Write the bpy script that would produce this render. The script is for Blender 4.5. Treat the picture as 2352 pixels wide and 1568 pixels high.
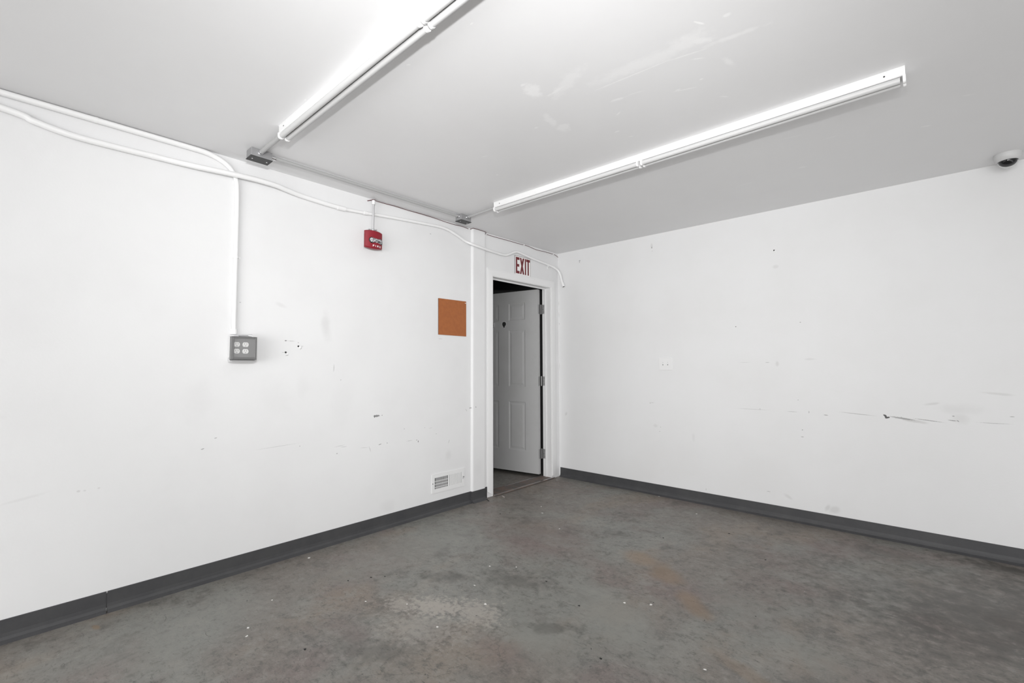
import bpy, bmesh, math, random
from mathutils import Vector, Matrix
for o in list(bpy.data.objects): bpy.data.objects.remove(o)
SC = bpy.context.scene
COL = SC.collection
H = 2.5
XE, YS = 5.6, -8.4          # east wall / south end of the room (behind the camera)
XH = -3.0                   # depth of the dark room beyond the door

# ------------------------------------------------------------------ camera
f_px, pitch, roll, yaw = 1065.144, 0.0525870, -0.00336557, 0.7360953
F = Vector((-math.sin(yaw) * math.cos(pitch), math.cos(yaw) * math.cos(pitch), math.sin(pitch)))
R0 = F.cross(Vector((0, 0, 1))).normalized(); U0 = R0.cross(F)
R = R0 * math.cos(roll) + U0 * math.sin(roll); U = -R0 * math.sin(roll) + U0 * math.cos(roll)
cd = bpy.data.cameras.new('camera'); cam = bpy.data.objects.new('camera', cd); COL.objects.link(cam)
cd.sensor_width = 36; cd.lens = f_px / 2352 * 36; cd.clip_start = 0.02
CP = Vector((3.12709, -4.23530, 1.22567))
M = Matrix((R, U, -F)).transposed().to_4x4(); M.translation = CP
cam.matrix_world = M
SC.camera = cam

# ------------------------------------------------------------------ light
W = bpy.data.worlds.new('world'); SC.world = W; W.use_nodes = True
bg = W.node_tree.nodes['Background']; bg.inputs[0].default_value = (1.0, 1.0, 1.0, 1); bg.inputs[1].default_value = 1.0
bg.inputs[1].default_value = 0.2
# ambient fill lamp, added out of view behind the camera
al_ = bpy.data.lights.new('ambient_fill_south', 'AREA'); al_.shape = 'RECTANGLE'; al_.size = 4.0; al_.size_y = 2.2; al_.energy = 208
alo = bpy.data.objects.new('ambient_fill_south', al_); COL.objects.link(alo); alo.location = (3.6, -8.0, 1.15)
alo.rotation_euler = Vector((-.05, 1, .45)).to_track_quat('-Z', 'Y').to_euler()
el_ = bpy.data.lights.new('ambient_fill_east', 'AREA'); el_.shape = 'RECTANGLE'; el_.size = 5.0; el_.size_y = 2.2; el_.energy = 50  # second fill lamp added out of view on the east side, no window there
elo = bpy.data.objects.new('ambient_fill_east', el_); COL.objects.link(elo); elo.location = (5.5, -3.0, 1.1)
elo.rotation_euler = Vector((-1, .2, .6)).to_track_quat('-Z', 'Y').to_euler()
fl = bpy.data.lights.new('camera_flash', 'SPOT'); fl.energy = 204; fl.shadow_soft_size = 0.035
fl.spot_size = math.radians(104); fl.spot_blend = 1.0
flo = bpy.data.objects.new('camera_flash', fl); COL.objects.link(flo)
flo.location = CP + Vector((0.0, -0.02, 0.47))
FD = Vector((-math.sin(yaw), math.cos(yaw), 0.16)).normalized()
flo.rotation_euler = FD.to_track_quat('-Z', 'Y').to_euler()
VS = SC.view_settings
VS.view_transform = 'Standard'; VS.look = 'None'; VS.gamma = 1; VS.exposure = -0.01
try: VS.use_curve_mapping = False
except Exception: pass

# ------------------------------------------------------------------ material helpers
def mat(name, col=(.8, .8, .8), rough=.5, metal=0.0, spec=.5):
    m = bpy.data.materials.new(name); m.use_nodes = True
    b = m.node_tree.nodes['Principled BSDF']
    b.inputs['Base Color'].default_value = (*col, 1); b.inputs['Roughness'].default_value = rough
    b.inputs['Metallic'].default_value = metal; b.inputs['Specular IOR Level'].default_value = spec
    return m
class NT:
    def __init__(s, m):
        s.m = m; s.t = m.node_tree; s.b = s.t.nodes['Principled BSDF']
        s.tc = s.t.nodes.new('ShaderNodeTexCoord'); s.co = s.tc.outputs['Object']
    def n(s, ty, **k):
        x = s.t.nodes.new(ty)
        for a, v in k.items(): setattr(x, a, v)
        return x
    def put(s, sock, v):
        if hasattr(v, 'is_output') or isinstance(v, bpy.types.NodeSocket): s.t.links.new(v, sock)
        elif isinstance(v, (tuple, list)) and len(v) == 3 and sock.type == 'RGBA': sock.default_value = (*v, 1)
        else: sock.default_value = v
    def math(s, op, a, b=0.0, c=None, clamp=False):
        x = s.n('ShaderNodeMath', operation=op, use_clamp=clamp); s.put(x.inputs[0], a); s.put(x.inputs[1], b)
        if c is not None: s.put(x.inputs[2], c)
        return x.outputs[0]
    def noise(s, scale, detail=4, rough=.55, vec=None, dist=0.0):
        x = s.n('ShaderNodeTexNoise'); x.inputs['Scale'].default_value = scale; x.inputs['Detail'].default_value = detail
        x.inputs['Roughness'].default_value = rough; x.inputs['Distortion'].default_value = dist
        s.put(x.inputs['Vector'], vec if vec is not None else s.co); return x
    def map(s, v, a, b, c=0.0, d=1.0, smooth=True):
        x = s.n('ShaderNodeMapRange', interpolation_type='SMOOTHSTEP' if smooth else 'LINEAR'); s.put(x.inputs[0], v)
        for i, q in enumerate((a, b, c, d)): x.inputs[i + 1].default_value = q
        return x.outputs[0]
    def mix(s, fac, a, b, mode='MIX'):
        x = s.n('ShaderNodeMix', data_type='RGBA', blend_type=mode); s.put(x.inputs[0], fac); s.put(x.inputs[6], a); s.put(x.inputs[7], b)
        return x.outputs[2]
    def vscale(s, v, k):
        x = s.n('ShaderNodeVectorMath', operation='MULTIPLY'); s.put(x.inputs[0], v); x.inputs[1].default_value = k; return x.outputs[0]
    def bump(s, h, strength, dist=.01):
        x = s.n('ShaderNodeBump'); x.inputs['Strength'].default_value = strength; x.inputs['Distance'].default_value = dist
        s.put(x.inputs['Height'], h); s.t.links.new(x.outputs[0], s.b.inputs['Normal'])

def mark_group():
    g = bpy.data.node_groups.new('mark', 'ShaderNodeTree')
    for nm in ('A', 'B', 'CA', 'CB', 'RA', 'RB', 'Ang', 'Edge', 'Noise', 'NAmt', 'Str'):
        g.interface.new_socket(nm, in_out='INPUT', socket_type='NodeSocketFloat')
    g.interface.new_socket('Mask', in_out='OUTPUT', socket_type='NodeSocketFloat')
    i = g.nodes.new('NodeGroupInput'); o = g.nodes.new('NodeGroupOutput'); I = i.outputs
    def mth(op, a, b=0.0, clamp=False):
        x = g.nodes.new('ShaderNodeMath'); x.operation = op; x.use_clamp = clamp
        for k, v in enumerate((a, b)):
            if isinstance(v, (int, float)): x.inputs[k].default_value = v
            else: g.links.new(v, x.inputs[k])
        return x.outputs[0]
    du = mth('SUBTRACT', I['A'], I['CA']); dv = mth('SUBTRACT', I['B'], I['CB'])
    c = mth('COSINE', I['Ang']); s = mth('SINE', I['Ang'])
    u = mth('ADD', mth('MULTIPLY', du, c), mth('MULTIPLY', dv, s))
    v = mth('SUBTRACT', mth('MULTIPLY', dv, c), mth('MULTIPLY', du, s))
    u = mth('DIVIDE', u, I['RA']); v = mth('DIVIDE', v, I['RB'])
    d = mth('SQRT', mth('ADD', mth('MULTIPLY', u, u), mth('MULTIPLY', v, v)))
    d = mth('ADD', d, mth('MULTIPLY', mth('SUBTRACT', I['Noise'], 0.5), I['NAmt']))
    mr = g.nodes.new('ShaderNodeMapRange'); mr.interpolation_type = 'SMOOTHSTEP'
    g.links.new(d, mr.inputs[0]); mr.inputs[1].default_value = 1.0; g.links.new(I['Edge'], mr.inputs[2])
    mr.inputs[3].default_value = 0.0; mr.inputs[4].default_value = 1.0
    g.links.new(mth('MULTIPLY', mr.outputs[0], I['Str']), o.inputs[0])
    return g
MARK = mark_group()
def marks(nt, axes, lst, base, colour, nscale=60, namt=1.2):
    """lst of (ca, cb, ra, rb, angle_deg, strength, edge): spots of wear, or of painted shade, with an outline of their own."""
    sp = nt.n('ShaderNodeSeparateXYZ'); nt.put(sp.inputs[0], nt.co)
    nz = nt.noise(nscale, 3, .6).outputs[0]
    tot = None
    for (ca, cb, ra, rb, an, st, ed) in lst:
        g = nt.n('ShaderNodeGroup'); g.node_tree = MARK
        nt.put(g.inputs['A'], sp.outputs[axes[0]]); nt.put(g.inputs['B'], sp.outputs[axes[1]]); nt.put(g.inputs['Noise'], nz)
        for k, v in (('CA', ca), ('CB', cb), ('RA', ra), ('RB', rb), ('Ang', math.radians(an)), ('Edge', ed), ('NAmt', namt), ('Str', st)):
            g.inputs[k].default_value = v
        tot = g.outputs[0] if tot is None else nt.math('MAXIMUM', tot, g.outputs[0])
    return nt.mix(tot, base, colour)

# ------------------------------------------------------------------ mesh helpers
def tag(o, label=None, cat=None, group=None, kind=None):
    if label: o['label'] = label
    if cat: o['category'] = cat
    if group: o['group'] = group
    if kind: o['kind'] = kind
    return o
def obj(name, bm, m, parent=None, smooth=False, bevel=0):
    me = bpy.data.meshes.new(name); bmesh.ops.recalc_face_normals(bm, faces=bm.faces[:]); bm.to_mesh(me); bm.free()
    ms = m if isinstance(m, (list, tuple)) else [m]
    for x in ms: me.materials.append(x)
    if smooth:
        for p in me.polygons: p.use_smooth = True
    o = bpy.data.objects.new(name, me); COL.objects.link(o)
    if parent: o.parent = parent
    if bevel:
        b = o.modifiers.new('bevel', 'BEVEL'); b.width = bevel; b.segments = 2; b.limit_method = 'ANGLE'
    return o
def empty(name, loc=(0, 0, 0)):
    o = bpy.data.objects.new(name, None); COL.objects.link(o); o.location = loc; o.empty_display_size = .05; return o
def box(bm, a, b, mi=0):
    x0, y0, z0 = a; x1, y1, z1 = b
    vs = [bm.verts.new(p) for p in ((x0,y0,z0),(x1,y0,z0),(x1,y1,z0),(x0,y1,z0),(x0,y0,z1),(x1,y0,z1),(x1,y1,z1),(x0,y1,z1))]
    for q in ((0,3,2,1),(4,5,6,7),(0,1,5,4),(1,2,6,5),(2,3,7,6),(3,0,4,7)):
        fc = bm.faces.new([vs[i] for i in q]); fc.material_index = mi
def NB(): return bmesh.new()
def prism(bm, pts, axis, a, b, mi=0):
    """extrude a 2D polygon along an axis. pts in the two other axes, cyclic order."""
    def P(p, t):
        l = list(p); l.insert(axis, t); return tuple(l)
    va = [bm.verts.new(P(p, a)) for p in pts]; vb = [bm.verts.new(P(p, b)) for p in pts]
    n = len(pts)
    for i in range(n):
        fc = bm.faces.new((va[i], va[(i+1)%n], vb[(i+1)%n], vb[i])); fc.material_index = mi
    for q in (va[::-1], vb):
        fc = bm.faces.new(q); fc.material_index = mi
def catmull(pts, k=6):
    pts = [Vector(p) for p in pts]; out = []
    for i in range(len(pts) - 1):
        p0 = pts[max(i-1, 0)]; p1 = pts[i]; p2 = pts[i+1]; p3 = pts[min(i+2, len(pts)-1)]
        for j in range(k):
            t = j / k
            out.append(.5*((2*p1)+(p2-p0)*t+(2*p0-5*p1+4*p2-p3)*t*t+(3*p1-p0-3*p2+p3)*t**3))
    out.append(pts[-1]); return out
def tube(bm, pts, r, seg=16, cap=True, mi=0):
    pts = [Vector(p) for p in pts]; rings = []; up = Vector((0, 0, 1)); prev = None
    for i, p in enumerate(pts):
        t = (pts[min(i+1, len(pts)-1)] - pts[max(i-1, 0)]).normalized()
        if prev is None:
            a = up if abs(t.z) < .9 else Vector((1, 0, 0)); n = (a - t * a.dot(t)).normalized()
        else: n = (prev - t * prev.dot(t)).normalized()
        prev = n; b = t.cross(n); rr = r[i] if isinstance(r, (list, tuple)) else r
        rings.append([bm.verts.new(p + (n*math.cos(2*math.pi*k/seg) + b*math.sin(2*math.pi*k/seg))*rr) for k in range(seg)])
    for i in range(len(rings)-1):
        for k in range(seg):
            fc = bm.faces.new((rings[i][k], rings[i][(k+1)%seg], rings[i+1][(k+1)%seg], rings[i+1][k])); fc.smooth = True; fc.material_index = mi
    if cap:
        for rg in (rings[0][::-1], rings[-1]):   # caps keep their own vertices so the round side shades straight
            fc = bm.faces.new([bm.verts.new(v.co) for v in rg]); fc.material_index = mi
def disc_cyl(bm, c, axis, r, d, seg=20, mi=0):
    c = Vector(c); a = Vector(axis).normalized()
    tube(bm, [c, c + a*d], r, seg, True, mi)

# ------------------------------------------------------------------ materials
paint = mat('white_wall_paint', (.84, .84, .84), .55)
# left wall
wl = mat('left_wall_paint', (.86, .86, .86), .55); t = NT(wl)
base = t.mix(t.map(t.noise(2.2, 5).outputs[0], .35, .75), (.785, .787, .79), (.76, .760, .764))
soft = [(-2.713,1.50,.05,.14,4,.30,.2), (-2.876,1.10,.06,.13,0,.10,.1), (-3.05,1.02,.22,.20,0,.10,.1), (-3.476,1.05,.10,.16,0,.10,.1),
        (-2.58,.98,.12,.22,0,.08,.1), (-3.022,1.627,.05,.02,-20,.22,.2), (-2.206,.16,.10,.07,0,.16,.1), (-1.606,.46,.05,.06,0,.22,.1),
        (-1.27,.30,.07,.12,0,.12,.1), (-3.953,.619,.010,.008,0,.45,.4), (-3.93,.618,.009,.006,0,.4,.4), (-3.878,.620,.008,.006,0,.4,.4),
        (-4.15,.62,.12,.01,10,.16,.2), (-4.25,1.0,.06,.02,0,.12,.2)]
c = marks(t, (1, 2), soft, base, (.52, .51, .51), 9, 1.0)
sharp = [(-2.975,1.300,.014,.0035,15,.5,.3), (-2.885,1.347,.004,.016,-35,.4,.3), (-2.88,1.362,.014,.002,5,.5,.3), (-3.0,1.318,.012,.002,0,.5,.3), (-2.309,.852,.032,.010,0,.75,.6), (-2.327,.850,.005,.014,0,.9,.6), (-2.262,.853,.006,.004,0,.6,.5),
         (-1.352,.846,.014,.006,0,.6,.5), (-1.30,.852,.010,.006,-60,.55,.5),
         (-3.02,.716,.17,.0022,2,.30,.2), (-2.60,.665,.05,.0025,5,.35,.2), (-2.57,.655,.03,.0025,-3,.35,.2),
         (-3.435,.755,.012,.004,15,.55,.4), (-3.37,.81,.010,.004,10,.4,.4), (-2.41,.628,.045,.0022,-4,.32,.2), (-2.362,.612,.004,.03,20,.3,.2),
         (-2.277,.636,.016,.004,10,.6,.5), (-2.215,.638,.006,.004,-40,.6,.4), (-1.94,.628,.005,.004,0,.85,.5), (-1.925,.615,.005,.010,0,.85,.5), (-2.01,.63,.04,.0022,3,.5,.2),
         (-1.74,.656,.006,.003,0,.7,.4), (-1.80,.71,.022,.0022,4,.4,.2), (-2.06,.73,.006,.003,0,.6,.4), (-1.86,.72,.005,.003,0,.5,.4),
         (-2.653,1.215,.003,.035,-2,.5,.2), (-2.60,1.13,.004,.006,0,.5,.4), (-2.948,1.394,.035,.0022,0,.5,.2), (-2.985,1.395,.009,.0035,0,.85,.5), (-2.905,1.385,.004,.004,0,.5,.4),
         (-1.40,.83,.004,.02,40,.4,.2), (-1.60,.575,.022,.004,70,.35,.3), (-1.812,2.35,.010,.0035,0,.55,.4), (-2.62,.615,.006,.005,0,.6,.4),
         (-1.78,.05,.004,.004,0,.4,.4), (-1.70,1.46,.03,.004,0,.25,.3), (-3.26,1.62,.006,.004,0,.35,.4), (-2.88,.70,.004,.004,0,.6,.4)]
c = marks(t, (1, 2), sharp, c, (.09, .09, .09), 120, .9)
t.t.links.new(c, t.b.inputs['Base Color']); t.bump(t.noise(90, 4, .6).outputs[0], .10, .004)
# right wall
wr = mat('right_wall_paint', (.80, .80, .80), .55); t = NT(wr)
base = t.mix(t.map(t.noise(1.6, 5).outputs[0], .35, .75), (.775, .777, .78), (.75, .75, .75))
soft = [(3.112,.96,.05,.012,10,.30,.2), (3.25,.93,.16,.05,0,.14,.1), (3.42,1.04,.10,.012,-5,.26,.2), (3.25,.87,.07,.05,0,.18,.1), (2.192,1.236,.02,.035,0,.28,.2),
        (2.42,1.27,.05,.012,0,.2,.2), (2.54,.143,.05,.035,20,.26,.2), (2.24,.185,.05,.02,-30,.24,.2), (1.136,2.39,.015,.035,0,.30,.2), (.094,.694,.02,.03,-35,.30,.2),
        (2.205,2.03,.03,.02,0,.2,.2), (1.14,.65,.03,.02,0,.2,.2), (3.02,.838,.09,.015,-8,.42,.3), (1.5,.57,.02,.05,0,.14,.2), (2.5,.15,.02,.04,-30,.3,.2)]
c = marks(t, (0, 2), soft, base, (.42, .415, .40), 12, 1.0)
sharp = [(2.70,.866,.14,.0035,-4,.42,.2), (2.955,.852,.085,.008,-7,.55,.4), (3.09,.848,.10,.004,-6,.55,.3), (3.21,.856,.03,.004,-4,.6,.3), (3.40,.853,.10,.0025,0,.45,.2),
         (2.862,.865,.014,.007,-30,1.,.6), (2.875,.852,.018,.007,15,1.,.6), (2.866,.858,.007,.010,0,1.,.6), (2.00,.858,.17,.0022,0,.34,.2), (2.29,.856,.05,.003,0,.36,.2), (2.055,.862,.003,.012,0,.4,.3),
         (2.51,.844,.018,.004,-3,.6,.4), (2.35,.664,.014,.003,0,.55,.4), (2.352,.718,.006,.004,0,.55,.4), (2.40,.86,.004,.012,0,.45,.3), (1.11,.868,.03,.0025,3,.42,.2), (1.09,.862,.006,.004,0,.6,.4),
         (1.19,.642,.006,.003,0,.5,.4), (1.95,1.249,.06,.0022,0,.26,.2), (2.12,1.247,.02,.003,0,.4,.3), (1.885,1.556,.006,.005,0,.85,.5), (2.364,1.562,.006,.004,0,.55,.5),
         (1.136,2.375,.007,.012,0,.5,.4), (1.14,2.34,.004,.004,0,.5,.4), (.010,1.93,.003,.03,0,.3,.3), (.010,1.80,.003,.045,2,.4,.3), (.010,1.22,.003,.05,0,.3,.3), (.012,1.70,.005,.012,0,.4,.3),
         (2.33,.95,.004,.004,0,.5,.4), (3.215,.885,.008,.004,0,.6,.4), (3.235,.855,.01,.004,-40,.6,.4), (3.48,.90,.014,.004,0,.45,.3), (2.95,.86,.004,.004,0,.5,.4), (1.6,.13,.004,.012,0,.3,.3), (2.10,.20,.018,.004,0,.35,.3),(1.18,.60,.008,.003,0,.45,.4)]
c = marks(t, (0, 2), sharp, c, (.07, .07, .07), 120, .9)
t.t.links.new(c, t.b.inputs['Base Color']); t.bump(t.noise(90, 4, .6).outputs[0], .10, .004)
# ceiling
wc = mat('ceiling_paint', (.80, .80, .80), .42); t = NT(wc)
base = t.mix(t.map(t.noise(.9, 5, .6).outputs[0], .3, .75), (.80, .80, .805), (.77, .768, .773))
plaster = [(1.95,-2.56,.17,.05,-25,.30,.3), (1.80,-2.62,.05,.075,20,.55,.4), (1.795,-2.685,.018,.012,0,.55,.4), (2.28,-2.455,.34,.055,6,.34,.2), (1.88,-2.545,.07,.014,-8,.5,.3), (2.45,-2.46,.12,.07,-10,.42,.2), (2.50,-2.43,.05,.03,30,.5,.3), (2.60,-2.37,.14,.02,8,.45,.2),
           (1.70,-2.36,.03,.10,10,.34,.3), (1.705,-2.25,.05,.06,30,.34,.3), (2.20,-2.413,.24,.006,4,.5,.3), (2.42,-2.385,.10,.006,12,.5,.3), (2.06,-2.29,.05,.012,10,.5,.3), (2.0,-2.18,.03,.006,-30,.5,.3),
           (2.33,-2.15,.07,.005,20,.55,.3), (2.41,-2.18,.012,.008,0,.6,.4), (2.44,-1.97,.03,.006,45,.5,.3), (2.54,-2.22,.02,.06,-10,.4,.2), (1.9,-2.02,.02,.008,0,.5,.3), (1.93,-1.92,.02,.006,20,.5,.3),
           (3.0,-1.5,.05,.004,10,.5,.3), (2.75,-1.15,.06,.004,0,.5,.3), (2.6,-1.3,.06,.004,12,.5,.3), (3.15,-.95,.03,.012,20,.4,.3), (2.2,-.75,.08,.004,-4,.55,.3), (2.55,-.8,.03,.02,10,.35,.3), (3.3,-1.2,.03,.004,20,.5,.3),
           (1.02,-2.05,.012,.010,0,.55,.4), (1.15,-2.3,.04,.004,20,.5,.3), (1.53,-3.12,.014,.008,30,.5,.4), (2.30,-2.17,.015,.012,0,.4,.3), (2.62,-2.5,.02,.015,0,.5,.3), (1.60,-2.35,.018,.010,0,.4,.3),
           (1.9,-3.1,.012,.005,0,.5,.3),(2.15,-2.28,.06,.004,12,.4,.3),(2.45,-2.33,.03,.006,30,.55,.3),(2.53,-2.53,.03,.006,60,.8,.4),(1.75,-1.85,.02,.004,0,.4,.3),(.95,-3.3,.01,.006,0,.4,.3)]
c = marks(t, (0, 1), plaster, base, (.95, .95, .95), 28, 1.3)
t.t.links.new(c, t.b.inputs['Base Color'])
h = t.math('ADD', t.math('MULTIPLY', t.noise(1.4, 3).outputs[0], .6), t.math('MULTIPLY', t.noise(70, 4, .6).outputs[0], .05))
t.bump(h, .12, .03)
# floor: old stained concrete, green-grey worn through to brown and mauve
wf = mat('stained_concrete', (.12, .12, .115), .5); t = NT(wf)
nA = t.noise(.75, 5, .55, dist=.5).outputs[0]; nB = t.noise(1.1, 6, .58, vec=t.vscale(t.co, (1.0, 1.35, 1))).outputs[0]
nC = t.noise(3.4, 8, .7).outputs[0]; nD = t.noise(22, 9, .78).outputs[0]; nE = t.noise(70, 5, .7).outputs[0]
c = t.mix(t.map(nA, .44, .58), (.215, .215, .197), (.195, .176, .157))
c = t.mix(t.map(nB, .50, .66, 0, .80), c, (.205, .166, .155))
c = t.mix(t.map(t.noise(1.1, 5, .6, vec=t.vscale(t.co, (1.3, .8, 1))).outputs[0], .53, .66, 0, .65), c, (.250, .208, .168))
c = t.mix(t.map(nC, .53, .64, 0, .50), c, (.265, .258, .235))
c = t.mix(t.map(nC, .47, .36, 0, .55), c, (.115, .106, .097))
c = t.mix(t.map(nD, .52, .62, 0, .45), c, (.30, .28, .25))
c = t.mix(t.map(nD, .48, .37, 0, .60), c, (.085, .080, .074))
nF = t.noise(8, 10, .74, dist=.6).outputs[0]
c = t.mix(t.map(nF, .52, .66, 0, .45), c, (.29, .275, .248))
c = t.mix(t.map(nF, .47, .34, 0, .50), c, (.085, .080, .076))
nG = t.noise(45, 6, .75, vec=t.vscale(t.co, (.55, 1.5, 1)), dist=.8).outputs[0]
c = t.mix(t.map(nG, .46, .36, 0, .45), c, (.070, .067, .063))
c = t.mix(t.map(nE, .57, .66, 0, .35), c, (.30, .285, .265))
flo_marks = [(1.70,-1.45,.22,.13,-15,.60,.2), (1.92,-1.56,.24,.12,-40,.6,.2), (2.15,-1.78,.22,.08,-45,.6,.2), (.15,-3.885,.045,.018,10,.7,.4), (2.55,-2.20,.20,.06,-20,.35,.3)]
c = marks(t, (0, 1), flo_marks, c, (.265, .185, .120), 5, 1.0)
gm = [(1.75,-2.55,.35,.22,-20,.6,.2), (1.9,-2.15,.45,.22,-35,.6,.3), (2.35,-1.65,.40,.16,-30,.35,.3), (.45,-2.3,.35,1.0,0,.45,.2), (.5,-3.6,.4,.6,0,.35,.2), (2.7,-1.9,.3,.14,-30,.4,.2)]
c = marks(t, (0, 1), gm, c, (.250, .252, .230), 5, .9)
pm = [(1.2,-2.70,.26,.13,30,.75,.2), (1.38,-2.60,.20,.14,0,.6,.2), (1.05,-2.80,.12,.09,0,.6,.2), (1.30,-2.85,.3,.2,20,.4,.1)]
c = marks(t, (0, 1), pm, c, (.42, .385, .345), 38, 3.2)
stain_shade = [(1.0,-2.42,.26,.10,40,.55,.1), (1.30,-2.20,.34,.16,20,.45,.1), (3.30,-1.25,.30,.10,20,.7,.3), (3.05,-1.28,.22,.045,-25,.75,.4), (3.55,-.5,.55,.30,0,.85,.1), (3.42,-.14,.45,.12,0,.9,.1), (3.35,-1.0,1.0,.95,0,.75,.0), (2.9,-.35,.5,.2,-10,.4,.0), (1.3,-3.1,.35,.15,30,.45,.1),  # dark stains; the broad right-hand ones also paint in the dimming of the light
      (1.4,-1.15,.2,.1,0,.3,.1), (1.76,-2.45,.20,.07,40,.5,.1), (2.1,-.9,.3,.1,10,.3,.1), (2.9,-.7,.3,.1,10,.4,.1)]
c = marks(t, (0, 1), stain_shade, c, (.070, .065, .058), 11, 1.9)
br = [(1.0,-1.6,.5,.5,0,.35,.1), (1.7,-2.75,.25,.12,0,.4,.1), (1.1,-3.1,.2,.1,0,.4,.1), (2.6,-.45,.35,.15,0,.3,.1)]
c = marks(t, (0, 1), br, c, (.195, .150, .140), 8, 1.4)
# short scratches and cracks
vo = t.n('ShaderNodeTexVoronoi', feature='DISTANCE_TO_EDGE'); vo.inputs['Scale'].default_value = 1.3
wv = t.n('ShaderNodeVectorMath', operation='ADD'); t.put(wv.inputs[0], t.co); t.put(wv.inputs[1], t.vscale(t.noise(2.5, 6).outputs['Color'], (.5, .5, .5))); t.put(vo.inputs['Vector'], wv.outputs[0])
crack = t.math('MULTIPLY', t.map(vo.outputs['Distance'], .006, .001), t.map(t.noise(.8, 3).outputs[0], .50, .62))
c = t.mix(t.math('MULTIPLY', crack, .32), c, (.03, .03, .028))
sc = t.map(t.noise(13, 5, .75, vec=t.vscale(t.co, (1, 2.6, 1)), dist=1.2).outputs[0], .635, .70)
c = t.mix(t.math('MULTIPLY', sc, .7), c, (.035, .034, .033))
sc2 = t.map(t.noise(40, 2, .5).outputs[0], .745, .77)
c = t.mix(t.math('MULTIPLY', sc2, .9), c, (.025, .024, .023))
sc3 = t.map(t.noise(33, 3, .6, vec=t.vscale(t.co, (1.6, 1, 1))).outputs[0], .72, .75)
c = t.mix(t.math('MULTIPLY', sc3, .6), c, (.45, .43, .40))
t.t.links.new(c, t.b.inputs['Base Color'])
t.t.links.new(t.map(nB, .3, .7, .38, .58), t.b.inputs['Roughness'])
t.bump(t.math('ADD', nD, t.math('MULTIPLY', nE, .4)), .18, .006)

base_m = mat('dark_grey_vinyl', (.062, .062, .066), .5); t = NT(base_m)
c = t.mix(t.map(t.noise(6, 6, .7).outputs[0], .3, .7), (.048, .048, .052), (.062, .062, .064)); t.t.links.new(c, t.b.inputs['Base Color'])
trim_m = mat('white_gloss_trim', (.82, .82, .82), .4); t = NT(trim_m)
c = t.mix(t.map(t.noise(30, 5, .7).outputs[0], .66, .74, 0, .5), (.82, .82, .82), (.55, .50, .45)); t.t.links.new(c, t.b.inputs['Base Color'])
door_m = mat('white_door_paint', (.56, .56, .56), .45); t = NT(door_m)
c = t.mix(t.map(t.noise(3, 5, .7).outputs[0], .45, .75, 0, .5), (.50, .50, .50), (.44, .44, .43)); t.t.links.new(c, t.b.inputs['Base Color'])
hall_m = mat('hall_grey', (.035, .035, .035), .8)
metal_m = mat('galvanised_metal', (.62, .62, .63), .42, .55)
boxm = mat('grey_box_metal', (.30, .30, .305), .5, .2)
darkm = mat('dark_steel_cover', (.045, .045, .045), .5, .2)
steel = mat('bright_steel', (.75, .75, .76), .22, 1.0)
black = mat('black', (.008, .008, .008), .5)
cpaint = mat('painted_conduit', (.86, .86, .86), .38)
housem = mat('white_enamel', (.78, .78, .78), .5); tubem = mat('tube_glass', (.58, .58, .58), .45); sockm = mat('lampholder_plastic', (.90, .90, .90), .35)
redm = mat('alarm_red', (.25, .008, .020), .4); redc = mat('red_cable', (.085, .010, .014), .5)
brownm = mat('brown_board', (.36, .115, .032), .6); t = NT(brownm)
c = t.mix(t.map(t.noise(35, 6, .7).outputs[0], .3, .7), (.385, .125, .034), (.335, .105, .030)); t.t.links.new(c, t.b.inputs['Base Color'])
signw = mat('sign_white', (.86, .84, .83), .45); signr = mat('sign_maroon', (.150, .012, .018), .45); signe = mat('sign_edge', (.12, .11, .11), .5)
ventm = mat('register_enamel', (.80, .80, .80), .4); plastw = mat('white_plastic', (.80, .80, .79), .35)
greyp = mat('grey_plastic', (.16, .16, .16), .4); backp = mat('grey_plate', (.07, .07, .07), .5)
thr_m = mat('worn_threshold', (.16, .13, .115), .6); t = NT(thr_m)
c = t.mix(t.map(t.noise(9, 6, .7).outputs[0], .35, .65), (.19, .135, .11), (.105, .10, .095)); t.t.links.new(c, t.b.inputs['Base Color'])
domew = mat('camera_white', (.62, .62, .62), .4); domeb = mat('smoked_dome', (.012, .012, .013), .08)
chipm = mat('paint_chip', (.75, .74, .72), .6)
glass = mat('clear_cover', (.9, .9, .9), .06); gb = glass.node_tree.nodes['Principled BSDF']
gb.inputs['Transmission Weight'].default_value = 0.0; gb.inputs['Alpha'].default_value = .13
lensm = mat('strobe_lens', (.70, .70, .72), .12, .0); t = NT(lensm)
v = t.n('ShaderNodeTexVoronoi'); v.inputs['Scale'].default_value = 130; t.put(v.inputs['Vector'], t.co)
c = t.mix(t.map(v.outputs['Distance'], .25, .6), (.85, .85, .87), (.06, .06, .07)); t.t.links.new(c, t.b.inputs['Base Color'])

# ------------------------------------------------------------------ the room
DY0, DY1, DZ = -1.06, -0.15, 2.09      # clear door opening
CY0, CY1, CD = -1.345, -1.185, .020    # shallow column next to the door
def struct(name, bm, m, **k): return tag(obj(name, bm, m, **k), kind='structure')
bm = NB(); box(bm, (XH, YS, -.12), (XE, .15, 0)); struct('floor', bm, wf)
bm = NB(); box(bm, (XH, YS, H), (XE, .15, H + .12)); struct('ceiling', bm, wc)
bm = NB(); box(bm, (-.11, YS, 0), (0, DY0 - .02, H)); box(bm, (-.11, DY0 - .02, DZ + .02), (0, DY1 + .02, H)); box(bm, (-.11, DY1 + .02, 0), (0, 0, H))
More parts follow.
